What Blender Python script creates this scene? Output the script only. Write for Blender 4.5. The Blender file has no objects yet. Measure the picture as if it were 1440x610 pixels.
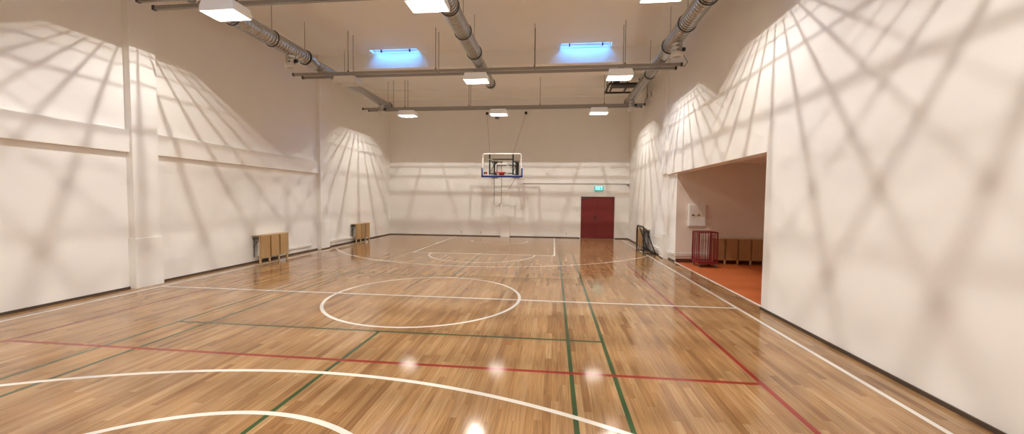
import bpy, bmesh, math, random
from mathutils import Vector, Matrix
random.seed(7)
S = bpy.context.scene
COL = S.collection
# ---------------------------------------------------------------- camera
cam_d = bpy.data.cameras.new('camera'); cam = bpy.data.objects.new('camera', cam_d); COL.objects.link(cam)
S.camera = cam
cam_d.sensor_width = 36.0; cam_d.sensor_fit = 'HORIZONTAL'
cam_d.lens = 541.05 / 1440 * 36.0
cam_d.clip_start = 0.05; cam_d.clip_end = 200
CX = Vector((0.99406493, 0.10831838, 0.01010183)); CU = Vector((-0.01489879, 0.0435683, 0.99893935))
CW = Vector((-0.10776338, 0.99316108, -0.04492354))
cam.matrix_world = Matrix(((CX.x, CU.x, -CW.x, 0), (CX.y, CU.y, -CW.y, 0), (CX.z, CU.z, -CW.z, 1.8456), (0, 0, 0, 1)))
# ---------------------------------------------------------------- world, exposure
W = bpy.data.worlds.new('evening_sky'); S.world = W; W.use_nodes = True
bgn = W.node_tree.nodes['Background']
bgn.inputs['Color'].default_value = (0.10, 0.42, 1.0, 1)
bgn.inputs['Strength'].default_value = 17.0
S.view_settings.view_transform = 'Standard'; S.view_settings.look = 'None'
S.view_settings.gamma = 1; S.view_settings.use_curve_mapping = False
S.view_settings.exposure = 0.0
W.cycles.sampling_method = 'NONE'; S.cycles.use_adaptive_sampling = False
S.cycles.diffuse_bounces = 8; S.cycles.max_bounces = 14
BULB_W = 238.0
BULB_COL = (1.0, 0.955, 0.89)
REFLECTOR_E = 42.0

# ---------------------------------------------------------------- materials
def mat(name, col, rough=0.6, metal=0.0, noise=0.0, nscale=20.0, bump=0.0, emit=None, es=0.0, coat=0.0, spec=0.5):
    m = bpy.data.materials.new(name); m.use_nodes = True
    nt = m.node_tree; b = nt.nodes['Principled BSDF']
    b.inputs['Base Color'].default_value = (*col, 1); b.inputs['Roughness'].default_value = rough
    b.inputs['Metallic'].default_value = metal; b.inputs['Coat Weight'].default_value = coat
    b.inputs['Specular IOR Level'].default_value = spec
    if emit: b.inputs['Emission Color'].default_value = (*emit, 1); b.inputs['Emission Strength'].default_value = es
    tc = nt.nodes.new('ShaderNodeTexCoord')
    n = nt.nodes.new('ShaderNodeTexNoise'); n.inputs['Scale'].default_value = nscale; n.inputs['Detail'].default_value = 4
    nt.links.new(tc.outputs['Object'], n.inputs['Vector'])
    if noise > 0:
        r = nt.nodes.new('ShaderNodeMix'); r.data_type = 'RGBA'
        r.inputs[6].default_value = (*[c * (1 - noise) for c in col], 1); r.inputs[7].default_value = (*[min(1, c * (1 + noise)) for c in col], 1)
        nt.links.new(n.outputs['Fac'], r.inputs[0]); nt.links.new(r.outputs[2], b.inputs['Base Color'])
    if bump > 0:
        u = nt.nodes.new('ShaderNodeBump'); u.inputs['Strength'].default_value = bump; u.inputs['Distance'].default_value = 0.01
        nt.links.new(n.outputs['Fac'], u.inputs['Height']); nt.links.new(u.outputs['Normal'], b.inputs['Normal'])
    return m

WALL = mat('wall_paint', (0.86, 0.845, 0.815), 0.75, noise=0.03, nscale=1.3, bump=0.05, spec=0.25)
CEIL = mat('ceiling_paint', (0.92, 0.91, 0.86), 0.8, noise=0.02, nscale=1.0, spec=0.2)
NICHEW = mat('niche_paint', (0.80, 0.72, 0.64), 0.75, noise=0.03, nscale=1.3, spec=0.2)
WHITEP = mat('white_plastic', (0.80, 0.78, 0.74), 0.5, noise=0.02)
WHITEM = mat('white_metal', (0.80, 0.78, 0.75), 0.4, noise=0.02)
BASEB = mat('dark_baseboard', (0.07, 0.045, 0.03), 0.6, noise=0.2)
BASER = mat('reddish_baseboard', (0.12, 0.035, 0.02), 0.5, noise=0.15)
REDD = mat('red_door_paint', (0.17, 0.012, 0.012), 0.45, noise=0.06, nscale=3)
REDDK = mat('dark_red_frame', (0.09, 0.008, 0.008), 0.45, noise=0.06, nscale=3)
BLACK = mat('black_steel', (0.015, 0.015, 0.016), 0.45, noise=0.1)
DGREY = mat('dark_grey_steel', (0.06, 0.06, 0.065), 0.5, noise=0.1)
GALV = mat('galvanised_steel', (0.55, 0.55, 0.53), 0.32, 1.0, noise=0.12, nscale=9)
TRACK = mat('track_aluminium', (0.36, 0.35, 0.33), 0.5, 0.4, noise=0.05)
WIRE = mat('steel_wire', (0.22, 0.19, 0.16), 0.5, 0.5, noise=0.1)
BLUEP = mat('blue_padding', (0.015, 0.05, 0.28), 0.6, noise=0.1)
ORANGE = mat('orange_rim_paint', (0.42, 0.035, 0.012), 0.4, noise=0.05)
REDC = mat('red_cart_paint', (0.22, 0.012, 0.02), 0.4, noise=0.06)
RUBBER = mat('grey_rubber', (0.08, 0.08, 0.085), 0.7, noise=0.1)
RUBFL = mat('orange_rubber_floor', (0.50, 0.125, 0.028), 0.55, noise=0.12, nscale=120)
YEL = mat('yellow_sign', (0.55, 0.38, 0.03), 0.5, noise=0.03)
NETM = mat('grey_net', (0.14, 0.13, 0.12), 0.8, noise=0.1)
GREYB = mat('grey_plastic', (0.32, 0.29, 0.26), 0.6, noise=0.04)
REFL = mat('lamp_reflector', (0.9, 0.9, 0.9), 0.4, noise=0.01, emit=(1.0, 0.97, 0.92), es=REFLECTOR_E)
REFLOFF = mat('lamp_reflector_unlit', (0.8, 0.78, 0.74), 0.4, noise=0.01)
def translucent(name, col, e):
    m = mat(name, col, 0.45, noise=0.02, emit=(1.0, 0.95, 0.86), es=e); return m
LAMPH = translucent('lamp_housing_white', (0.78, 0.76, 0.72), 0.12)
EXITG = mat('exit_green', (0.02, 0.25, 0.22), 0.4, noise=0.02, emit=(0.03, 0.55, 0.5), es=0.5)
EXITL = mat('exit_lit_panel', (0.5, 0.9, 0.85), 0.4, noise=0.02, emit=(0.22, 0.95, 0.88), es=1.15)
EXITP = mat('exit_pictogram', (0.02, 0.4, 0.38), 0.4, noise=0.02, emit=(0.02, 0.5, 0.48), es=0.45)

def wood(name, a, b, axis=2, rough=0.45):
    m = bpy.data.materials.new(name); m.use_nodes = True
    nt = m.node_tree; p = nt.nodes['Principled BSDF']; p.inputs['Roughness'].default_value = rough
    tc = nt.nodes.new('ShaderNodeTexCoord'); mp = nt.nodes.new('ShaderNodeMapping')
    sc = [14, 14, 14]; sc[axis] = 0.8; mp.inputs['Scale'].default_value = sc
    n = nt.nodes.new('ShaderNodeTexNoise'); n.inputs['Scale'].default_value = 2.5; n.inputs['Detail'].default_value = 5
    r = nt.nodes.new('ShaderNodeValToRGB'); r.color_ramp.elements[0].color = (*a, 1); r.color_ramp.elements[1].color = (*b, 1)
    r.color_ramp.elements[0].position = 0.3; r.color_ramp.elements[1].position = 0.7
    nt.links.new(tc.outputs['Object'], mp.inputs[0]); nt.links.new(mp.outputs[0], n.inputs['Vector'])
    nt.links.new(n.outputs['Fac'], r.inputs[0]); nt.links.new(r.outputs[0], p.inputs['Base Color'])
    return m
PINE = wood('pale_wood_panel', (0.40, 0.245, 0.105), (0.50, 0.32, 0.15))
PINEL = wood('pale_wood_batten', (0.48, 0.33, 0.17), (0.56, 0.40, 0.22))
GAPW = wood('brown_wood_slat', (0.20, 0.11, 0.04), (0.27, 0.15, 0.06))
BROWNW = wood('tan_wood_panel', (0.36, 0.20, 0.085), (0.44, 0.26, 0.12))

def glass(name, tint, refl):
    m = bpy.data.materials.new(name); m.use_nodes = True; nt = m.node_tree
    nt.nodes.remove(nt.nodes['Principled BSDF']); out = nt.nodes['Material Output']
    t = nt.nodes.new('ShaderNodeBsdfTransparent'); t.inputs[0].default_value = (*tint, 1)
    g = nt.nodes.new('ShaderNodeBsdfGlossy'); g.inputs['Roughness'].default_value = 0.03
    l = nt.nodes.new('ShaderNodeLayerWeight'); l.inputs[0].default_value = refl
    x = nt.nodes.new('ShaderNodeMixShader')
    nt.links.new(l.outputs['Fresnel'], x.inputs[0]); nt.links.new(t.outputs[0], x.inputs[1]); nt.links.new(g.outputs[0], x.inputs[2])
    nt.links.new(x.outputs[0], out.inputs['Surface']); return m
GLASS = glass('clear_backboard_glass', (0.985, 0.995, 0.985), 0.15)
SKYGL = glass('skylight_glass', (0.95, 0.97, 1.0), 0.2)

# spiral duct: fine ribs round the axis (object-space y)
def duct_mat(name, axis):
    m = mat(name, (0.53, 0.53, 0.52), 0.24, 1.0, noise=0.12, nscale=7)
    nt = m.node_tree; b = nt.nodes['Principled BSDF']
    tc = nt.nodes.new('ShaderNodeTexCoord'); w = nt.nodes.new('ShaderNodeTexWave'); w.bands_direction = axis
    w.inputs['Scale'].default_value = 3.2; w.inputs['Distortion'].default_value = 0
    u = nt.nodes.new('ShaderNodeBump'); u.inputs['Strength'].default_value = 0.6; u.inputs['Distance'].default_value = 0.02
    nt.links.new(tc.outputs['Object'], w.inputs['Vector']); nt.links.new(w.outputs['Fac'], u.inputs['Height'])
    nt.links.new(u.outputs['Normal'], b.inputs['Normal']); return m
DUCT = duct_mat('spiral_duct_steel', 'Y'); DUCTZ = duct_mat('spiral_duct_steel_upright', 'Z')

# ---------------------------------------------------------------- parquet floor with court markings
def floor_material():
    m = bpy.data.materials.new('gym_parquet'); m.use_nodes = True
    nt = m.node_tree; N = nt.nodes; L = nt.links; p = N['Principled BSDF']
    tc = N.new('ShaderNodeTexCoord'); sp = N.new('ShaderNodeSeparateXYZ'); L.new(tc.outputs['Object'], sp.inputs[0])
    X, Y = sp.outputs[0], sp.outputs[1]
    def M(op, a, b=None, c=None):
        n = N.new('ShaderNodeMath'); n.operation = op
        for i, v in enumerate((a, b, c)):
            if v is None: continue
            if isinstance(v, (int, float)): n.inputs[i].default_value = v
            else: L.new(v, n.inputs[i])
        return n.outputs[0]
    # planks (strips 7.2 cm wide running away along y)
    pw = 0.072
    u = M('DIVIDE', X, pw); col = M('FLOOR', u); fu = M('FRACT', u)
    wn = N.new('ShaderNodeTexWhiteNoise'); wn.noise_dimensions = '1D'; L.new(col, wn.inputs['W'])
    v = M('ADD', M('DIVIDE', Y, 0.85), M('MULTIPLY', wn.outputs['Value'], 17.0)); row = M('FLOOR', v); fv = M('FRACT', v)
    cmb = N.new('ShaderNodeCombineXYZ'); L.new(col, cmb.inputs[0]); L.new(row, cmb.inputs[1])
    w2 = N.new('ShaderNodeTexWhiteNoise'); w2.noise_dimensions = '2D'; L.new(cmb.outputs[0], w2.inputs['Vector'])
    ramp = N.new('ShaderNodeValToRGB'); L.new(w2.outputs['Value'], ramp.inputs[0])
    cr = ramp.color_ramp
    pts = [(0.0, (0.275, 0.140, 0.056)), (0.12, (0.345, 0.187, 0.078)), (0.5, (0.385, 0.217, 0.094)), (0.85, (0.415, 0.242, 0.11)), (1.0, (0.47, 0.29, 0.14))]
    cr.elements[0].position = 0; cr.elements[0].color = (*pts[0][1], 1); cr.elements[1].position = 1; cr.elements[1].color = (*pts[-1][1], 1)
    for t, c in pts[1:-1]: e = cr.elements.new(t); e.color = (*c, 1)
    mp = N.new('ShaderNodeMapping'); mp.inputs['Scale'].default_value = (26, 1.0, 1); L.new(tc.outputs['Object'], mp.inputs[0])
    off = N.new('ShaderNodeVectorMath'); off.operation = 'ADD'; L.new(mp.outputs[0], off.inputs[0])
    sc = N.new('ShaderNodeVectorMath'); sc.operation = 'SCALE'; L.new(w2.outputs['Color'], sc.inputs[0]); sc.inputs['Scale'].default_value = 40
    L.new(sc.outputs[0], off.inputs[1])
    gn = N.new('ShaderNodeTexNoise'); gn.inputs['Scale'].default_value = 1.6; gn.inputs['Detail'].default_value = 6; gn.inputs['Distortion'].default_value = 1.2
    L.new(off.outputs[0], gn.inputs['Vector'])
    gr = N.new('ShaderNodeMapRange'); gr.inputs[1].default_value = 0.3; gr.inputs[2].default_value = 0.75; gr.inputs[3].default_value = 0.66; gr.inputs[4].default_value = 1.18
    L.new(gn.outputs['Fac'], gr.inputs[0])
    mul = N.new('ShaderNodeMix'); mul.data_type = 'RGBA'; mul.blend_type = 'MULTIPLY'; mul.inputs[0].default_value = 1
    L.new(ramp.outputs[0], mul.inputs[6]); L.new(gr.outputs[0], mul.inputs[7])
    # seams
    seam = M('LESS_THAN', fu, 0.02)
    mx = N.new('ShaderNodeMix'); mx.data_type = 'RGBA'; L.new(M('MULTIPLY', seam, 0.45), mx.inputs[0])
    L.new(mul.outputs[2], mx.inputs[6]); mx.inputs[7].default_value = (0.1, 0.05, 0.02, 1)
    color = mx.outputs[2]
    # markings
    def rect(x0, x1, y0, y1):
        return M('MULTIPLY', M('COMPARE', X, (x0 + x1) / 2, abs(x1 - x0) / 2), M('COMPARE', Y, (y0 + y1) / 2, abs(y1 - y0) / 2))
    def vl(x, y0, y1, w): return rect(x - w / 2, x + w / 2, y0, y1)
    def hl(y, x0, x1, w): return rect(x0, x1, y - w / 2, y + w / 2)
    def arc(cx, cy, r, w, clip=None):
        dx = M('SUBTRACT', X, cx); dy = M('SUBTRACT', Y, cy)
        d = M('SQRT', M('ADD', M('MULTIPLY', dx, dx), M('MULTIPLY', dy, dy)))
        k = M('COMPARE', d, r - w / 2, w / 2)
        return M('MULTIPLY', k, clip) if clip is not None else k
    def layer(color, masks, rgb, op=0.95):
        acc = masks[0]
        for q in masks[1:]: acc = M('MAXIMUM', acc, q)
        x = N.new('ShaderNodeMix'); x.data_type = 'RGBA'; L.new(M('MULTIPLY', acc, op), x.inputs[0]); L.new(color, x.inputs[6]); x.inputs[7].default_value = (*rgb, 1)
        return x.outputs[2]
    g = 0.045
    green = [vl(0.21, 0.3, 13.7, g), vl(0.66, 0.3, 13.7, g), vl(-5.01, 0.3, 13.7, g), vl(-5.48, 0.3, 13.7, g),
             vl(-2.39, 8.99, 13.7, g), vl(-2.39, 0.3, 5.05, g), hl(5.05, -5.5, 0.68, g), hl(8.99, -5.5, 0.68, g),
             hl(13.7, -5.5, 0.68, g), hl(12.94, -5.5, 0.68, g), hl(0.3, -5.5, 0.68, g), hl(1.06, -5.5, 0.68, g)]
    color = layer(color, green, (0.025, 0.08, 0.03))
    r = 0.055
    red = [vl(2.13, -1.9, 15.9, r), vl(-6.87, -1.9, 15.9, r), hl(4.08, -6.87, 2.13, r), hl(10.0, -6.87, 2.13, r), hl(15.88, -6.87, 2.13, r), hl(-1.87, -6.87, 2.13, r)]
    color = layer(color, red, (0.27, 0.025, 0.02))
    cx = -2.385; w = 0.055
    white = [vl(3.2, -4.6, 18.62, w), vl(-7.98, -4.6, 18.62, w), hl(18.6, -7.98, 3.2, w), hl(-4.6, -7.98, 3.2, w), hl(7.0, -7.98, 3.2, w),
             arc(cx, 7.0, 1.8, w),
             arc(cx, 17.02, 6.70, w, M('MULTIPLY', M('LESS_THAN', Y, 13.35), M('COMPARE', X, cx, 5.6))),
             arc(cx, -3.02, 6.80, w, M('MULTIPLY', M('GREATER_THAN', Y, 0.65), M('COMPARE', X, cx, 5.6))),
             vl(-4.81, 12.8, 18.6, w), vl(0.04, 12.8, 18.6, w), hl(12.8, -4.83, 0.06, w),
             vl(-4.81, -4.6, 1.2, w), vl(0.04, -4.6, 1.2, w), hl(1.2, -4.83, 0.06, w),
             arc(cx, 12.8, 1.8, w, M('LESS_THAN', Y, 12.8)), arc(cx, 1.2, 1.8, w, M('GREATER_THAN', Y, 1.2)),
             arc(cx, 17.02, 1.27, w, M('LESS_THAN', Y, 17.02)),
             rect(-4.93, -4.82, 15.55, 15.95), rect(0.05, 0.17, 16.15, 16.22), rect(0.05, 0.17, 15.0, 15.04)]
    color = layer(color, white, (0.80, 0.77, 0.70))
    L.new(color, p.inputs['Base Color'])
    # varnish: fine waviness and patchy gloss
    rn = N.new('ShaderNodeTexNoise'); rn.inputs['Scale'].default_value = 2.2; rn.inputs['Detail'].default_value = 3; L.new(tc.outputs['Object'], rn.inputs['Vector'])
    rr = N.new('ShaderNodeMapRange'); rr.inputs[3].default_value = 0.06; rr.inputs[4].default_value = 0.13; L.new(rn.outputs['Fac'], rr.inputs[0]); L.new(rr.outputs[0], p.inputs['Roughness'])
    bp = N.new('ShaderNodeBump'); bp.inputs['Strength'].default_value = 0.012; bp.inputs['Distance'].default_value = 0.004
    hn = N.new('ShaderNodeTexNoise'); hn.inputs['Scale'].default_value = 5.0; hn.inputs['Detail'].default_value = 2; L.new(tc.outputs['Object'], hn.inputs['Vector'])
    L.new(hn.outputs['Fac'], bp.inputs['Height']); L.new(bp.outputs['Normal'], p.inputs['Normal'])
    p.inputs['IOR'].default_value = 1.44
    return m

# ---------------------------------------------------------------- mesh builder
class MB:
    def __init__(s): s.bm = bmesh.new()
    def box(s, x0, x1, y0, y1, z0, z1, bev=0.0):
        t = bmesh.new(); bmesh.ops.create_cube(t, size=1)
        for v in t.verts: v.co = Vector(((x0 + x1) / 2 + v.co.x * (x1 - x0), (y0 + y1) / 2 + v.co.y * (y1 - y0), (z0 + z1) / 2 + v.co.z * (z1 - z0)))
        if bev: bmesh.ops.bevel(t, geom=t.edges[:], offset=bev, segments=2, affect='EDGES', profile=0.6)
        s._merge(t); return s
    def _merge(s, t):
        me = bpy.data.meshes.new('t'); t.to_mesh(me); t.free(); s.bm.from_mesh(me); bpy.data.meshes.remove(me)
    def ring(s, c, r, ax, u, v, n): return [s.bm.verts.new(c + (u * math.cos(2 * math.pi * i / n) + v * math.sin(2 * math.pi * i / n)) * r) for i in range(n)]
    def tube(s, pts, r, n=10, closed=False, cap=True, square=False):
        pts = [Vector(p) for p in pts]; rs = r if isinstance(r, (list, tuple)) else [r] * len(pts)
        if square: n = 4
        rings = []; k = len(pts); up = None
        for i, p in enumerate(pts):
            if closed: d = (pts[(i + 1) % k] - pts[i - 1]).normalized()
            elif i == 0: d = (pts[1] - p).normalized()
            elif i == k - 1: d = (p - pts[-2]).normalized()
            else:
                d = ((pts[i + 1] - p).normalized() + (p - pts[i - 1]).normalized())
                d = d.normalized() if d.length > 1e-6 else (p - pts[i - 1]).normalized()
            if up is None: up = Vector((0, 0, 1)) if abs(d.z) < 0.9 else Vector((0, 1, 0))
            u = (up - d * up.dot(d)).normalized(); v = d.cross(u); up = u
            if square: u, v = (u + v).normalized() * 1.3, (v - u).normalized() * 1.3
            rings.append(s.ring(p, rs[i], d, u, v, n))
        for i in range(k - 1 + (1 if closed else 0)):
            a, b = rings[i], rings[(i + 1) % k]
            for j in range(n):
                f = s.bm.faces.new((a[j], a[(j + 1) % n], b[(j + 1) % n], b[j])); f.smooth = not square
        if cap and not closed:
            s.bm.faces.new([s.bm.verts.new(q.co) for q in rings[0][::-1]]); s.bm.faces.new([s.bm.verts.new(q.co) for q in rings[-1]])
        return s
    def pipe_wall(s, p0, p1, r, t=0.004, n=32):   # hollow open pipe with wall thickness
        p0, p1 = Vector(p0), Vector(p1); d = (p1 - p0).normalized(); up = Vector((0, 0, 1)) if abs(d.z) < 0.9 else Vector((0, 1, 0))
        u = (up - d * up.dot(d)).normalized(); v = d.cross(u)
        R = [s.ring(p0, r, d, u, v, n), s.ring(p1, r, d, u, v, n), s.ring(p1, r - t, d, u, v, n), s.ring(p0, r - t, d, u, v, n)]
        for q in range(4):
            a, b = R[q], R[(q + 1) % 4]
            for j in range(n): f = s.bm.faces.new((a[j], a[(j + 1) % n], b[(j + 1) % n], b[j])); f.smooth = True
        return s
    def poly(s, pts, d):   # extruded polygon, d = thickness vector
        a = [s.bm.verts.new(Vector(p)) for p in pts]; b = [s.bm.verts.new(Vector(p) + Vector(d)) for p in pts]; n = len(a)
        s.bm.faces.new(a[::-1]); s.bm.faces.new(b)
        for i in range(n): s.bm.faces.new((a[i], a[(i + 1) % n], b[(i + 1) % n], b[i]))
        return s
    def build(s, name, m, parent=None, loc=None):
        bmesh.ops.recalc_face_normals(s.bm, faces=s.bm.faces[:])
        me = bpy.data.meshes.new(name); 
        if loc is not None: bmesh.ops.translate(s.bm, verts=s.bm.verts[:], vec=-Vector(loc))
        s.bm.to_mesh(me); s.bm.free(); me.materials.append(m)
        o = bpy.data.objects.new(name, me); COL.objects.link(o)
        if loc is not None: o.location = loc
        if parent is not None: o.parent = parent
        return o
def tag(o, label, cat, group=None):
    o['label'] = label; o['category'] = cat
    if group: o['group'] = group
    return o
def thing(name, label, cat, loc=(0, 0, 0), group=None, rz=0):
    o = bpy.data.objects.new(name, None); COL.objects.link(o); o.location = loc; o.rotation_euler.z = rz
    o.empty_display_size = 0.1
    return tag(o, label, cat, group)
def struct(name, mb, m, parent=None):
    o = mb.build(name, m, parent)
    if parent is None: o['kind'] = 'structure'
    return o
def children(o): return [c for c in bpy.data.objects if c.parent == o]
def copy_tree(o, parent=None):
    c = o.copy(); COL.objects.link(c); c.parent = parent
    for ch in children(o): copy_tree(ch, c)
    return c

# ---------------------------------------------------------------- the hall
XL, XR, YB, YF, ZC = -8.38, 3.58, 19.0, -5.0, 6.85
ZS = 6.36          # beam soffit
NX0, NX1, NY0, NY1 = 3.68, 7.2, 7.0, 12.1   # niche
struct('floor', MB().box(XL - .2, 3.69, YF - .2, YB + .2, -0.12, 0), floor_material())
struct('floor_niche', MB().box(3.69, NX1 + .1, NY0 - .1, NY1 + .1, -0.12, 0.001), RUBFL)
struct('trim_1', MB().box(3.665, 3.70, NY0, NY1, -0.01, 0.008, .002), WHITEM)
struct('wall_back', MB().box(XL - .3, XR + .5, YB, YB + .3, -.1, 7.4), WALL)
struct('wall_front', MB().box(XL - .3, XR + .5, YF - .3, YF, -.1, 7.4), WALL)
struct('wall_left', MB().box(XL - .3, XL, YF, YB, -.1, 7.4), WALL)
w = MB().box(XR, XR + .3, YF, YB, 2.7, 7.4).box(XR, XR + .3, 12.98, YB, -.1, 2.7).box(NX0, NX0 + .012, NY1 + .0, 12.98, -.1, 2.7).box(NX0 + .01, NX0 + .3, NY1 + .02, 12.98, -.1, 2.7)
w.box(XR, XR + .3, YF, NY0, -.1, 2.7)
struct('wall_right', w, WALL)
struct('wall_niche_back', MB().box(NX0 + .01, NX1 + .2, NY1, NY1 + .3, -.1, 3.3), NICHEW)
struct('wall_niche_side', MB().box(NX1, NX1 + .2, NY0 - .2, NY1 + .2, -.1, 3.3), NICHEW)
struct('wall_niche_front', MB().box(XR + .3, NX1 + .2, NY0 - .3, NY0, -.1, 3.3), NICHEW)
struct('ceiling_niche', MB().box(XR + .3, NX1 + .2, NY0 - .3, NY1 + .3, 2.98, 3.3), NICHEW)
# ceiling with two roof-light wells in front of the deep beam
SK = [(-6.30, -4.63), (0.13, 1.76)]; SY0, SY1 = 12.66, 13.05
PB0, PB1 = 5.96, 6.35  # nearer, unseen pair of wells, added to tint the upper walls blue
c = MB().box(XL - .3, XR + .4, YF - .3, PB0, ZC, 7.02).box(XL - .3, XR + .4, PB1, SY0, ZC, 7.02)
c.box(XL - .3, SK[0][0], PB0, PB1, ZC, 7.02).box(SK[0][1], SK[1][0], PB0, PB1, ZC, 7.02).box(SK[1][1], XR + .4, PB0, PB1, ZC, 7.02)
c.box(XL - .3, XR + .4, SY1, YB + .3, ZC, 7.02)
c.box(XL - .3, SK[0][0], SY0, SY1, ZC, 7.02).box(SK[0][1], SK[1][0], SY0, SY1, ZC, 7.02).box(SK[1][1], XR + .4, SY0, SY1, ZC, 7.02)
struct('ceiling', c, CEIL)
beams = [(13.05, 14.35), (6.35, 7.65), (-0.35, 0.95)]
for i, (a, b) in enumerate(beams):
    struct('trim_%d' % (i + 2), MB().box(XL, XR, a, b, ZS, ZC + .02, .008), CEIL)
struct('trim_5', MB().box(XL, XR, 17.30, 17.52, ZC - .09, ZC + .01, .004), CEIL)
struct('trim_6', MB().box(XL, XR, 18.86, 19.0, ZC - .06, ZC + .01, .004), CEIL)
# pilasters and casings
def pil(i, mb): struct('trim_%d' % i, mb, WALL)
pil(7, MB().box(XL - .02, -8.24, 12.87, 13.35, 0, ZC, .006).box(XL - .02, -8.215, 12.85, 13.37, 0, 1.0, .006))
pil(8, MB().box(XL - .02, -8.24, 6.75, 7.25, 0, ZS, .006).box(XL - .02, -8.215, 6.73, 7.27, 0, 1.0, .006))
pil(9, MB().box(XL - .02, -8.30, YF, 12.87, 2.70, 3.14, .008))
pil(10, MB().box(3.52, XR + .02, 12.82, 13.25, 2.72, ZS, .006))
pil(11, MB().box(3.50, XR + .12, 12.74, 13.20, 0, .77, .006))
pil(12, MB().box(-2.62, -2.18, 18.955, YB + .01, 0, ZC, .006).box(-2.63, -2.17, 18.935, YB + .01, 0, .77, .006))
pil(13, MB().box(3.60, NX0 + .02, 12.80, 12.99, 0, 2.7, .006))
# low trunking along the walls and a conduit line on the back wall
struct('trim_14', MB().box(XL, XL + .07, 13.5, 15.3, .17, .25, .008), WHITEP)
struct('trim_15', MB().box(XL, XL + .06, 11.25, 12.5, .17, .24, .008), WHITEP)
struct('trim_16', MB().box(XR - .06, XR, 13.3, 14.4, .17, .27, .008), WHITEP)
struct('trim_17', MB().box(NX0, 4.9, NY1 - .05, NY1, .20, .29, .008), WHITEP)
struct('trim_18', MB().box(-1.55, XR - .02, YB - .03, YB, 2.635, 2.665, .004), GREYB)
struct('trim_19', MB().box(NX0 - .05, NX0, 12.12, 12.75, .19, .28, .008), WHITEP)
# baseboards
BH = .042
struct('baseboard_back', MB().box(XL, 1.27, YB - .02, YB, 0, BH).box(2.94, XR, YB - .02, YB, 0, BH), BASEB)
struct('baseboard_left', MB().box(XL, XL + .02, YF, 12.85, 0, BH).box(XL, XL + .02, 13.37, YB, 0, BH).box(-8.215, -8.20, 12.84, 13.38, 0, .03), BASEB)
struct('baseboard_right', MB().box(XR - .02, XR, 13.2, YB, 0, BH).box(NX0 - .015, NX0, 12.1, 12.74, 0, .05).box(3.485, 3.5, 12.74, 13.2, 0, .03).box(XR - .02, XR, YF, NY0, 0, BH), BASEB)
struct('baseboard_niche', MB().box(NX0 + .02, NX1, NY1 - .02, NY1, 0, .11), BASER)

# ---------------------------------------------------------------- skylights
for i, (a, b) in enumerate(SK * 2):
    SY0, SY1 = ((12.66, 13.05), (5.96, 6.35))[i // 2]  # second pair is out of view, added for its blue light
    fr = MB().box(a, b, SY0, SY0 + .03, 6.97, 7.03).box(a, b, SY1 - .03, SY1, 6.97, 7.03).box(a, a + .03, SY0, SY1, 6.97, 7.03).box(b - .03, b, SY0, SY1, 6.97, 7.03)
    f = struct('window_%d' % (i + 1), fr, WHITEM)
    MB().box(a + .03, b - .03, SY0 + .03, SY1 - .03, 7.0, 7.01).build('window_pane', SKYGL, f)
    for hx in ((-5.87, -4.88) if i % 2 == 0 else (.42, 1.46)):
        MB().box(hx - .02, hx + .02, SY0 - .02, SY0 + .03, 6.76, 6.90, .004).build('window_catch', DGREY, f)

# ---------------------------------------------------------------- double door
def build_door():
    x0, x1, h, ys = 1.31, 2.90, 2.03, 2.07
    fr = MB().box(x0 - .04, x0, YB - .045, YB, 0, h + .04, .004).box(x1, x1 + .04, YB - .045, YB, 0, h + .04, .004).box(x0 - .04, x1 + .04, YB - .045, YB, h, h + .04, .004)
    d = struct('door_1', fr, WHITEM)
    MB().box(x0, x0 + .035, YB - .04, YB, 0, h, .003).box(x1 - .035, x1, YB - .04, YB, 0, h, .003).box(x0, x1, YB - .04, YB, h - .035, h, .003).build('door_frame', REDDK, d)
    for a, b in ((x0 + .035, ys - .002), (ys + .002, x1 - .035)):
        lf = MB().box(a, b, YB - .032, YB, .01, h - .035, .004).build('door_leaf', REDD, d)
    hd = MB().box(ys - .09, ys - .045, YB - .042, YB - .03, .90, 1.12, .004)
    hd.tube([(ys - .067, YB - .035, 1.05), (ys - .067, YB - .085, 1.05), (ys - .20, YB - .085, 1.05)], .012, 8)
    hd.tube([(ys - .067, YB - .03, .95), (ys - .067, YB - .055, .95)], .016, 10).build('door_handle', BLACK, d)
    MB().box(ys - .01, ys + .01, YB - .036, YB - .028, .02, h - .04, .002).build('meeting_stile', REDDK, d)
    MB().box(1.38, 1.62, YB - .09, YB - .03, 1.92, 1.975, .006).tube([(1.6, YB - .06, 1.985), (1.8, YB - .10, 1.985), (1.66, YB - .03, 2.005)], .008, 6).build('door_closer', DGREY, d)
build_door()

# ---------------------------------------------------------------- exit sign
t = thing('exit_sign', 'green glowing exit sign with running figure, on the wall above the red door', 'exit sign', (2.145, 18.93, 2.43))
MB().box(-.21, .21, -.03, .07, -.105, .095, .008).build('sign_housing', EXITG, t)
MB().box(-.16, .16, -.036, -.029, -.07, .085, .002).build('lit_panel', EXITL, t)
pg = MB()
def pq(pts): pg.poly([(x, -.041, z) for x, z in pts], (0, .006, 0))
# running figure (left) and doorway with arrow (right)
pg.tube([(-.055, -.039, .048), (-.0549, -.037, .048)], .014, 10)
pq([(-.085, .03), (-.05, .034), (-.045, -.005), (-.075, -.008)])
pq([(-.085, .03), (-.082, .02), (-.12, .0), (-.125, .012)])
pq([(-.05, .03), (-.05, .018), (-.018, .004), (-.015, .014)])
pq([(-.075, -.005), (-.062, -.012), (-.10, -.052), (-.115, -.045)])
pq([(-.062, -.005), (-.047, -.005), (-.03, -.055), (-.045, -.057)])
pq([(.03, .055), (.10, .055), (.10, -.055), (.03, -.055)])
pg.build('pictogram', EXITP, t)

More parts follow.
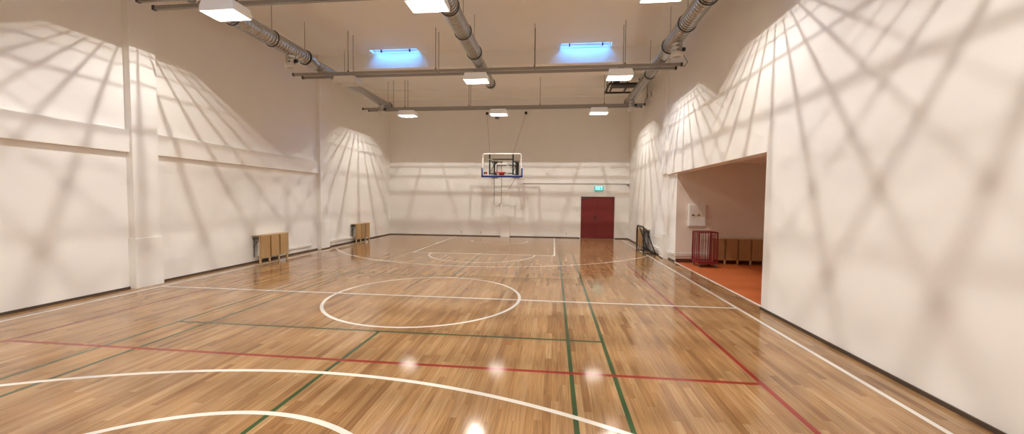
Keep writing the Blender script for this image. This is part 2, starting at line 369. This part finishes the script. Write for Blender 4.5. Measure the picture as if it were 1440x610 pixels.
# ---------------------------------------------------------------- lamps
LW, LD, LH = .35, .225, .20     # half width x, half depth y, height
def make_lamp(lit):
    t = thing('pendant_floodlight', '', 'lamp')
    h = MB(); tw, td = .31, .215; zt = LH
    v = lambda x, y, z: h.bm.verts.new((x, y, z))
    A = [v(-LW, -LD, 0), v(LW, -LD, 0), v(LW, LD, 0), v(-LW, LD, 0)]
    B = [v(-LW, -LD, .075), v(LW, -LD, .075), v(LW, LD, .075), v(-LW, LD, .075)]
    C = [v(-tw, -td, zt), v(tw, -td, zt), v(tw, td, zt), v(-tw, td, zt)]
    D = [v(-LW + .01, -LD + .01, 0), v(LW - .01, -LD + .01, 0), v(LW - .01, LD - .01, 0), v(-LW + .01, LD - .01, 0)]
    E_ = [v(-LW + .01, -LD + .01, .07), v(LW - .01, -LD + .01, .07), v(LW - .01, LD - .01, .07), v(-LW + .01, LD - .01, .07)]
    F = [v(-tw + .015, -td + .015, zt - .012), v(tw - .015, -td + .015, zt - .012), v(tw - .015, td - .015, zt - .012), v(-tw + .015, td - .015, zt - .012)]
    for a, b in ((A, B), (B, C), (D, A), (E_, D), (F, E_)):
        for j in range(4): h.bm.faces.new((a[j], a[(j + 1) % 4], b[(j + 1) % 4], b[j]))
    h.bm.faces.new(C); h.bm.faces.new(F[::-1])
    h.build('housing', LAMPH if lit else WHITEP, t)
    # bright reflector tray under the lid
    r = MB(); z0, z1 = .168, .176
    r.box(-.27, .27, -.165, .165, z0, z1, .003).build('reflector', REFL if lit else REFLOFF, t)
    g = MB()      # louvre grid that breaks the light into rays
    for i in range(-6, 6): g.box((i + .5) * .058 - .0019, (i + .5) * .058 + .0019, -LD + .01, LD - .01, .0155, .0165)
    for i in range(-6, 7): g.box(-LW + .01, LW - .01, i * .033 - .0022, i * .033 + .0022, .0155, .0165)
    g.build('louvre', WHITEM, t)
    b = MB().box(-.05, .05, -.20, .20, zt, zt + .03, .004)
    b.box(-.06, .06, -.19, -.13, zt + .03, zt + .045, .003).box(-.06, .06, .13, .19, zt + .03, zt + .045, .003)
    b.build('mounting_bracket', TRACK, t)
    if lit:
        ld = bpy.data.lights.new('bulb_light', 'SPOT'); ld.energy = BULB_W; ld.color = BULB_COL; ld.shadow_soft_size = .0035
        ld.spot_size = math.radians(165); ld.spot_blend = 0.6
        lo = bpy.data.objects.new('bulb_light', ld); COL.objects.link(lo); lo.location = (0, 0, .118); lo.parent = t
    else:
        t_ = MB().tube([(-.02, 0, .168), (-.02, 0, .09), (.0, 0, .06)], [.03, .025, .01], 10).build('lamp_bulb', GREYB, t)
    return t
ZR = 5.60
lamp_proto = make_lamp(True); first = [True]
def place_lamp(x, y, label):
    o = lamp_proto if first[0] else copy_tree(lamp_proto)
    first[0] = False; o.location = (x, y, ZR - .05 - LH - .035); o['label'] = label; o['group'] = 'white floodlights under the metal tracks'
place_lamp(-2.32, 11.33, 'lit white floodlight in the middle of the nearer track pair, by the central duct')
place_lamp(1.79, 11.33, 'lit white floodlight on the right of the nearer track pair, before the dark hanging frame')
un = make_lamp(False); un.location = (-6.33, 11.33, ZR - .05 - LH - .035)
un['label'] = 'unlit white floodlight on the left of the nearer track pair, over the left duct'; un['group'] = 'white floodlights under the metal tracks'
place_lamp(-6.16, 15.8, 'small lit floodlight at the left of the farther track, beside the left duct end')
place_lamp(-2.30, 15.8, 'small lit floodlight in the middle of the farther track, above the backboard')
place_lamp(1.72, 15.8, 'small lit floodlight at the right of the farther track, above the red door')
for y, wh in ((6.9, 'first'), (2.5, 'second'), (-1.9, 'third')):
    for x, s in ((-6.3, 'left'), (-2.32, 'middle'), (1.79, 'right')):
        place_lamp(x, y, 'lit floodlight on the %s of the %s track pair overhead, outside the picture' % (s, wh))

# ---------------------------------------------------------------- tracks with wire hangers
def track(y, x0, x1, label, hangers, zt):
    t = thing('lighting_track', label, 'ceiling track', ((x0 + x1) / 2, y, ZR), 'grey metal tracks hung across the hall')
    cx = (x0 + x1) / 2
    m = MB().box(x0 - cx, x1 - cx, -.03, .03, -.038, .038, .006)
    m.build('rail', TRACK, t)
    for e in (x0, x1): MB().box(e - cx - .03, e - cx + .03, -.036, .036, -.045, .045, .006).build('end_cap', DGREY, t)
    for hx in hangers:
        hz = zt - ZR
        k = MB().tube([(hx - cx, 0, .03), (hx - cx, 0, hz + .01)], .009, 6)
        k.box(hx - cx - .02, hx - cx + .02, -.025, .025, .035, .09, .004)
        k.build('wire_hanger', WIRE, t)
HX = (-6.22, -3.51, -0.61, 1.91)
track(11.17, -7.98, 3.42, 'front metal track of the nearer pair, crossing below the two blue skylights', HX, ZC)
track(11.47, -7.88, 3.36, 'rear metal track of the nearer pair, slightly shorter, behind the front one', HX, ZC)
track(15.62, -8.05, 3.46, 'front metal track of the farther pair, in front of the back wall top', HX, ZC)
track(15.95, -7.95, 3.40, 'rear metal track of the farther pair, hidden mostly by its front one', (-6.86, -6.22, -3.51), ZC)
for k, y in enumerate((6.9, 2.5, -1.9)):
    for dy in (-.15, .15):
        track(y + dy, -8.0, 3.4, '%s metal track of the %s pair overhead, nearer than both pairs in the photo' % ('front' if dy < 0 else 'rear', ('first', 'second', 'third')[k]), HX, ZS if 0 < (y + .35) and any(a < y + dy < b for a, b in beams) else ZC)

# ---------------------------------------------------------------- ventilation ducts
def arcpts(cx, cz, r, n, y): return [(cx + r * math.cos(2 * math.pi * i / n), y, cz + r * math.sin(2 * math.pi * i / n)) for i in range(n)]
def duct(x, y1, label, drops, reducer=10.9, zc=5.81):
    t = thing('ventilation_duct', label, 'air duct', (x, 0, zc), 'round spiral steel ducts under the ceiling')
    R, r = .193, .152
    s = MB().tube([(0, YF + .0, .042), (0, reducer - .35, .042)], R, 36, cap=True).build('wide_duct', DUCT, t)
    MB().tube([(0, reducer - .36, .042), (0, reducer - .28, .042), (0, reducer, 0), (0, reducer + .06, 0)], [R + .004, R + .004, r + .004, r + .004], 36).build('reducer', GALV, t)
    MB().tube([(0, reducer, 0), (0, y1, 0)], r, 36).build('narrow_duct', DUCT, t)
    MB().tube([(0, y1 - .03, 0), (0, y1 + .06, 0), (0, y1 + .07, 0)], [r + .006, r + .006, r - .03], 36).build('end_cap', GALV, t)
    ys = [y for y in (-3, 0, 3, 5.6, 8.0, 9.2, 10.5)] + ([12.6] if y1 > 15 else []) + [y1 - .12]
    for yy in ys:
        rr = R if yy < reducer else r
        cz = .042 if yy < reducer else 0
        m = MB().tube(arcpts(0, cz, rr + .010, 32, yy), .013, 6, closed=True)
        top = (ZS if any(a <= yy <= b for a, b in beams) else ZC) - zc
        m.tube([(0, yy, cz + rr + .01), (0, yy, top + .005)], .006, 6)
        m.build('duct_clamp', DGREY, t)
    for yy in drops:
        rr = R if yy < reducer else r
        q = .122
        MB().tube([(0, yy, -rr * .5), (0, yy, -.43)], q, 28).build('drop_pipe', DUCTZ, t)
        MB().pipe_wall((0, yy, -.37), (0, yy, -.475), q + .02, .012, 28).build('white_outlet_ring', WHITEP, t)
        MB().box(q - .01, q + .07, yy - .03, yy + .03, -.32, -.24, .006).build('damper_box', BLACK, t)
    return t
duct(-7.15, 16.2, 'spiral steel duct along the left wall with hanging outlet pipes', (9.9, 15.42))
duct(-2.22, 13.3, 'spiral steel duct over the middle of the hall, ending above the nearer track', ())
duct(2.92, 16.2, 'spiral steel duct along the right wall with hanging outlet pipes', (9.9, 15.42))

# cables at the right ends of the tracks
tag(MB().tube([(3.075, 9.9, 5.39), (3.30, 10.3, 5.36), (3.44, 10.95, 5.48), (3.44, 11.1, 5.52), (3.42, 11.17, 5.58)], .010, 6).build('power_cable', WIRE), 'thin grey cable looping from the near right duct outlet to the track end', 'cable')
tag(MB().tube([(3.45, 15.62, 5.62), (3.47, 15.62, 5.75), (3.53, 15.60, 5.9), (3.53, 15.6, 6.2), (3.53, 15.6, ZC + .01)], .012, 6).build('power_cable', WIRE), 'thin grey cable rising from the right end of the farther track', 'cable')

# ---------------------------------------------------------------- dark hanging frame near the right wall
t = thing('hanging_frame', 'dark steel ladder-like frame hung below the ceiling at the upper right', 'hanging frame', (2.73, 15.85, 6.30))
f = MB()
f.box(-.70, .70, -.66, -.60, -.03, .03, .004).box(-.70, .70, .58, .64, -.03, .03, .004).box(-.72, -.66, -.66, .64, -.03, .03, .004).box(.66, .72, -.66, .64, -.03, .03, .004)
f.build('outer_frame', BLACK, t)
for xx in (-.52, .05, .56): MB().box(xx - .025, xx + .025, -.57, .55, -.02, .05, .004).build('cross_bar', BLACK, t)
MB().box(-.60, .68, -.56, -.14, -.035, -.005, .004).build('dark_panel', DGREY, t)
for xx in (-.62, -.02, .66): MB().box(xx - .02, xx + .02, -.62, -.57, 0, .55, .003).build('hanger', BLACK, t)
for xx in (-.62, .66): MB().box(xx - .015, xx + .015, .55, .59, 0, .55, .003).build('hanger', BLACK, t)
MB().box(-.52, -.28, -.52, -.30, .0, .30, .01).build('winch_motor', DGREY, t)

# ---------------------------------------------------------------- basketball hoop
def hoop():
    cx, yb = -2.375, 17.42
    t = thing('basketball_hoop', 'glass backboard with blue edge padding and orange rim, folded out from the back wall', 'basketball hoop', (cx, 19.0, 0))
    Yb = yb - 19.0
    z0, z1, hw = 2.90, 3.95, .90
    bb = MB().box(-hw + .02, hw - .02, Yb - .006, Yb + .006, z0 + .02, z1 - .02).build('glass_board', GLASS, t)
    fr = MB().box(-hw, hw, Yb - .014, Yb + .014, z1 - .05, z1, .003).box(-hw, -hw + .05, Yb - .014, Yb + .014, z0, z1, .003).box(hw - .05, hw, Yb - .014, Yb + .014, z0, z1, .003).box(-hw, hw, Yb - .014, Yb + .014, z0, z0 + .05, .003)
    fr.build('white_border', WHITEM, t)
    sq = MB().box(-.295, .295, Yb - .010, Yb - .006, 3.43, 3.475).box(-.295, .295, Yb - .010, Yb - .006, 3.03, 3.07).box(-.295, -.25, Yb - .010, Yb - .006, 3.03, 3.475).box(.25, .295, Yb - .010, Yb - .006, 3.03, 3.475)
    sq.build('target_square', WHITEM, t)
    pd = MB().box(-hw - .045, hw + .045, Yb - .035, Yb + .035, z0 - .045, z0 + .03, .012).box(-hw - .045, -hw + .02, Yb - .035, Yb + .035, z0 - .04, z0 + .37, .012).box(hw - .02, hw + .045, Yb - .035, Yb + .035, z0 - .04, z0 + .37, .012)
    pd.build('edge_padding', BLUEP, t)
    st = MB().box(-.83, -.755, Yb - .013, Yb - .008, 3.0, 3.09).build('dark_sticker', BLACK, t)
    MB().box(-.752, -.67, Yb - .013, Yb - .008, 3.0, 3.10).build('red_sticker', ORANGE, t)
    rz = 3.05; rc = Yb - .15 - .235
    rim = MB().tube([(.235 * math.cos(a * math.pi / 16), rc + .235 * math.sin(a * math.pi / 16), rz) for a in range(32)], .011, 8, closed=True)
    rim.box(-.12, .12, Yb - .04, Yb - .012, rz - .10, rz + .03, .006)
    rim.box(-.10, .10, rc + .20, Yb - .02, rz - .012, rz + .004, .003)
    rim.tube([(-.10, Yb - .03, rz - .09), (-.15, rc + .18, rz - .01)], .01, 6).tube([(.10, Yb - .03, rz - .09), (.15, rc + .18, rz - .01)], .01, 6)
    for k in range(12):
        a = 2 * math.pi * k / 12; rim.tube([(.235 * math.cos(a), rc + .235 * math.sin(a), rz - .01), (.225 * math.cos(a), rc + .225 * math.sin(a), rz - .03)], .004, 5)
    rim.build('rim', ORANGE, t)
    # front carrier frame right behind the glass
    Yf = Yb + .07; L_, R_ = -.575, .50
    ff = MB()
    for x in (L_, R_): ff.box(x - .03, x + .03, Yf - .03, Yf + .03, 2.98, 3.93, .004)
    ff.box(L_, R_, Yf - .025, Yf + .025, 3.655, 3.70, .003).box(L_, R_, Yf - .025, Yf + .025, 3.02, 3.06, .003)
    ff.build('carrier_frame', BLACK, t)
    # two side arms reaching back to the wall, rear upright and diagonals
    for x in (L_, R_):
        Yw = -.05
        a = MB().tube([(x, Yf, 3.62), (x, Yw, 3.62)], .022, 8).tube([(x, Yf, 3.04), (x, Yw, 3.04)], .022, 8)
        a.tube([(x, Yf, 3.06), (x, Yw, 3.60)], .016, 8)
        a.tube([(x + .10, Yf + .06, 3.60), (x + .10, Yw, 3.02)], .014, 8)
        a.box(x - .03, x + .13, Yw - .03, Yw + .05, 2.95, 3.70, .004)
        a.build('swing_arm', BLACK, t)
        MB().box(x - .17, x + .17, Yw + .02, .0, 2.90, 2.95, .004).box(x - .17, x + .17, Yw + .02, .0, 3.72, 3.76, .004).build('wall_bracket', GREYB, t)
    MB().tube([(L_ + .05, -.06, 3.55), (R_ - .05, -.06, 3.55)], .02, 8).build('rear_crossbar', BLACK, t)
    MB().box(L_ - .10, L_ + .14, Yf - .04, Yf + .05, 3.655, 3.685, .003).build('white_joint_plate', WHITEM, t)
    # height adjustment rods and crank
    MB().tube([(-.37, Yf + .1, 3.60), (-.37, Yf + .1, 1.60)], .013, 8).build('adjustment_rod', BLACK, t)
    MB().tube([(-.035, Yf + .1, 3.60), (-.035, Yf + .1, 1.66), (-.13, Yf + .1, 1.63), (-.135, Yf + .1, 1.53)], .012, 8).build('crank_handle', BLACK, t)
    MB().tube([(-.42, Yf + .1, 3.56), (.03, Yf + .1, 3.56)], .016, 8).build('rod_bracket', BLACK, t)
    # lower pale braces
    MB().tube([(.62, Yf + .2, 2.86), (.12, -.03, 2.35)], .013, 8).build('lower_brace', GREYB, t)
    MB().tube([(.50, Yf + .2, 3.02), (.62, Yf + .2, 2.86)], .013, 8).build('brace_joint', GREYB, t)
    return t
hoop()
for x, xb, lb in ((-3.34, -2.95, 'left'), (-1.42, -1.875, 'right')):
    t = thing('suspension_cable', 'thin cable from a black wall anchor down to the %s top corner of the backboard' % lb, 'cable', (x, 18.95, 6.08))
    MB().box(-.06, .06, -.06, .045, -.055, .055, .006).build('anchor_block', BLACK, t)
    MB().tube([(0, -.03, -.04), (xb - x, 17.49 - 18.95, 3.93 - 6.08)], .0055, 6).build('steel_cable', WIRE, t)
t = thing('wall_sensor_box', 'small grey box high on the back wall, below the middle far floodlight', 'wall sensor', (-2.85, 19, 5.87))  # grey sensor box with a small lens
MB().box(-.10, .10, -.07, 0, -.07, .07, .01).build('casing', GREYB, t)
MB().box(-.03, .03, -.09, -.06, -.03, .03, .008).build('lens', DGREY, t)
# small wall boxes and sockets
for k, (y, z, lb) in enumerate(((15.46, 5.86, 'farther'), (14.91, 5.80, 'nearer'))):
    t = thing('wall_box', '%s of the two pale square boxes high on the right wall' % lb, 'wall box', (XR, y, z), 'pale boxes high on the right wall')
    MB().box(-.05, 0, -.09, .09, -.12, .12, .01).build('casing', WALL, t); MB().box(-.056, -.045, -.06, .06, -.09, .09, .004).build('cover', GREYB, t)
def socket(x, z, label):
    t = thing('wall_socket', label, 'socket', (x, YB, z)); MB().box(-.035, .035, -.02, 0, -.06, .06, .006).build('socket_plate', WHITEP, t)
    MB().box(-.018, .018, -.024, -.018, -.03, .03, .003).build('socket_insert', GREYB, t)
socket(-4.62, .20, 'small grey socket low on the back wall, left of the hoop')
socket(-3.62, .19, 'small pale socket low on the back wall, just left of the central pilaster')
socket(.63, .22, 'small pale socket low on the back wall, left of the red door')
t = thing('conduit_bracket', 'small pale corner bracket where the back wall conduit meets the right wall', 'bracket', (3.5, YB, 2.62))
MB().poly([(-.10, -.10, .04), (.07, -.10, .04), (.07, -.10, -.10)], (0, .10, 0)).build('corner_plate', GREYB, t)
MB().box(-.12, .08, -.11, 0, .04, .055, .003).build('top_flange', WHITEP, t)

# ---------------------------------------------------------------- radiators behind wooden guards
def guard(label, loc, rz, n=3, pw=.37, depth=.27, paneled=PINE):
    # local: panel front faces -y, runs along x from 0, wall at y = depth
    t = thing('radiator_guard', label, 'radiator guard', loc, 'wooden radiator guards along the walls', rz)
    tot = n * pw
    for k in range(n):
        MB().box(k * pw + (.004 if k == 0 else .026), (k + 1) * pw - (.004 if k == n - 1 else .026), 0, .018, .13, .755, .004).build('slat_panel', paneled, t)
        if k < n - 1: MB().box((k + 1) * pw - .05, (k + 1) * pw + .05, .0185, .0265, .14, .75, .002).build('recessed_slat', GAPW, t)
    for k in range(n + 1):
        x = min(max(k * pw, .02), tot - .02)
        MB().box(x - .025, x + .025, .028, .060, 0, .75, .003).build('post', PINEL, t)
    MB().box(-.01, tot + .01, -.005, depth - .003, .752, .772, .004).build('top_board', PINEL, t)
    for x in (.03, tot - .03):
        m = MB().box(x - .012, x + .012, .05, depth - .002, .66, .70, .003).tube([(x, .06, .67), (x, depth - .01, .45)], .010, 6)
        m.box(x - .012, x + .012, depth - .05, depth - .03, .16, .70, .003)
        m.build('wall_bracket', DGREY, t)
    r = MB()      # white panel radiator hidden behind
    r.box(.12, tot - .12, depth - .13, depth - .05, .18, .66, .01)
    r.box(.20, .24, depth - .06, depth, .28, .32).box(tot - .24, tot - .20, depth - .06, depth, .28, .32)
    for i in range(int((tot - .3) / .05)): r.box(.15 + i * .05, .17 + i * .05, depth - .138, depth - .128, .21, .63, .003)
    r.build('radiator', WHITEM, t)
    return t
# left wall: guard front faces +x -> local -y = +x : rotate by +90deg  (local x -> +y, local y -> -x)
guard('wooden radiator guard on the left wall near the back corner', (-8.10, 15.12, 0), math.pi / 2, 3, .375)
guard('wooden radiator guard on the left wall at the photo edge, nearest on that side', (-8.10, 9.86, 0), math.pi / 2, 3, .375)
# right wall: front faces -x: rotate -90 (local x -> -y, local y -> +x)
guard('wooden radiator guard on the right wall behind the small goal', (3.30, 15.90, 0), -math.pi / 2, 3, .375)
guard('wooden radiator guard on the recess wall, beside the red cage trolley', (4.675, 11.86, 0), 0, 5, .358, .24, BROWNW)

# ---------------------------------------------------------------- small goal
t = thing('floorball_goal', 'small black tube goal with net standing by the right wall', 'goal', (3.1, 14.2, 0))
y0, y1, gh, r = -.53, .53, .95, .024
m = MB().tube([(0, y0, 0.0), (0, y0, gh - .10), (0.0, y0 + .03, gh - .03), (0, y0 + .10, gh), (0, y1 - .10, gh), (0, y1 - .03, gh - .03), (0, y1, gh - .10), (0, y1, 0.0)], r, 10)
m.build('front_frame', BLACK, t)
for y in (y0, y1):
    MB().tube([(0, y, gh - .06), (.08, y, gh - .08), (.14, y, gh - .22), (.38, y, .10), (.43, y, .03)], .018, 8).build('side_brace', BLACK, t)
MB().tube([(0, y0, .025), (.40, y0, .025), (.43, y0 + .03, .025), (.43, y1 - .03, .025), (.40, y1, .025), (0, y1, .025)], .018, 8).build('base_frame', BLACK, t)
n = MB()
def q(a, b): n.tube([a, b], .0022, 3, cap=False)
K = 18
back = lambda s: (.10 + .32 * s, gh - .06 - (gh - .10) * s)
for i in range(K + 1):
    y = y0 + (y1 - y0) * i / K; q((back(0)[0], y, back(0)[1]), (back(1)[0], y, back(1)[1])); q((0, y, gh - .01), (back(0)[0], y, back(0)[1]))
for i in range(K + 1):
    x, z = back(i / K); q((x, y0, z), (x, y1, z))
for yy in (y0, y1):
    for i in range(K + 1):
        x, z = back(i / K); q((0, yy, z), (x, yy, z))
    for i in range(1, 7):
        x = .42 * i / 7; q((x, yy, .03), (x, yy, min(gh - .05, gh - .06 - (gh - .10) * max(0, (x - .10) / .32))))
n.build('net', NETM, t)
for k in range(6):
    z = .12 + .15 * k
    for yy, s in ((y0, 1), (y1, -1)): pass
cl = MB()
for k in range(6):
    for yy in (y0, y1): cl.box(-.012, .012, yy - .045 if yy > 0 else yy + .02, yy - .02 if yy > 0 else yy + .045, .12 + .14 * k, .145 + .14 * k, .003)
cl.build('net_clips', BLACK, t)

# ---------------------------------------------------------------- red cage trolley
t = thing('cage_trolley', 'red metal ball cage trolley on castors standing on the orange floor', 'trolley', (4.31, 11.50, 0))
hx, hy, zb, zt = .245, .26, .13, 1.0
MB().box(-hx - .01, hx + .01, -hy - .01, hy + .01, zb - .03, zb, .006).box(-hx - .01, hx + .01, -hy - .012, -hy + .006, zb - .03, zb + .04, .003).box(-hx - .012, -hx + .006, -hy, hy, zb - .03, zb + .04, .003).build('base_tray', REDC, t)
ring = MB()
for z in (zt, ):
    ring.box(-hx - .012, hx + .012, -hy - .012, -hy + .012, z - .03, z, .003).box(-hx - .012, hx + .012, hy - .012, hy + .012, z - .03, z, .003)
    ring.box(-hx - .012, -hx + .012, -hy, hy, z - .03, z, .003).box(hx - .012, hx + .012, -hy, hy, z - .03, z, .003)
ring.build('top_rim', REDC, t)
for sx in (-1, 1):
    for sy in (-1, 1):
        MB().box(sx * hx - .013, sx * hx + .013, sy * hy - .013, sy * hy + .013, zb - .02, zt - .01, .003).build('corner_post', REDC, t)
def bars(mb, p0, p1, n):
    for i in range(1, n):
        x = p0[0] + (p1[0] - p0[0]) * i / n; y = p0[1] + (p1[1] - p0[1]) * i / n
        mb.tube([(x, y, zb - .01), (x, y, zt - .02)], .0065, 6)
for p0, p1, nm, k in (((-hx, -hy), (hx, -hy), 'front_bars', 6), ((-hx, hy), (hx, hy), 'rear_bars', 8), ((-hx, -hy), (-hx, hy), 'side_bars', 8), ((hx, -hy), (hx, hy), 'side_bars', 8)):
    mb = MB(); bars(mb, p0, p1, k); mb.build(nm, REDC, t)
MB().box(.02, .035, -hy - .02, -hy - .004, zb, zt - .1, .002).box(.13, .145, -hy - .02, -hy - .004, zb, zt - .1, .002).box(.02, .145, -hy - .02, -hy - .004, zt - .115, zt - .09, .002).box(.02, .145, -hy - .02, -hy - .004, zt - .18, zt - .155, .002).build('door_latch', REDC, t)
for sx in (-1, 1):
    for sy in (-1, 1):
        x, y = sx * (hx - .03), sy * (hy - .04)
        c = MB().tube([(x - .014, y, .045), (x + .014, y, .045)], .045, 18)
        w_ = c.build('castor_wheel', RUBBER, t)
        MB().box(x - .022, x - .016, y - .02, y + .02, .03, .10, .002).box(x + .016, x + .022, y - .02, y + .02, .03, .10, .002).box(x - .025, x + .025, y - .025, y + .025, .09, .105, .003).build('castor_fork', GALV, t)

# ---------------------------------------------------------------- electrical cabinet
t = thing('electrical_cabinet', 'white electrical cabinet with warning triangle on the recess wall above the trolley', 'electrical cabinet', (4.26, NY1, 1.44))
MB().box(-.24, .24, -.10, 0, -.335, .335, .006).build('cabinet_box', WHITEM, t)
d = MB().box(-.225, .225, -.112, -.099, -.315, .315, .005).build('cabinet_door', WHITEM, t)
MB().box(-.16, -.09, -.122, -.111, -.015, .02, .003).tube([(-.125, -.12, 0), (-.125, -.128, 0)], .012, 10).build('cabinet_lock', DGREY, d)
MB().poly([(-.02, -.116, -.03), (.09, -.116, -.03), (.035, -.116, .065)], (0, .005, 0)).build('warning_triangle', YEL, d)
MB().poly([(.040, -.119, .045), (.022, -.119, .008), (.034, -.119, .010), (.026, -.119, -.020), (.050, -.119, .018), (.037, -.119, .016)], (0, .004, 0)).build('lightning_bolt', BLACK, d)

bpy.context.view_layer.update()
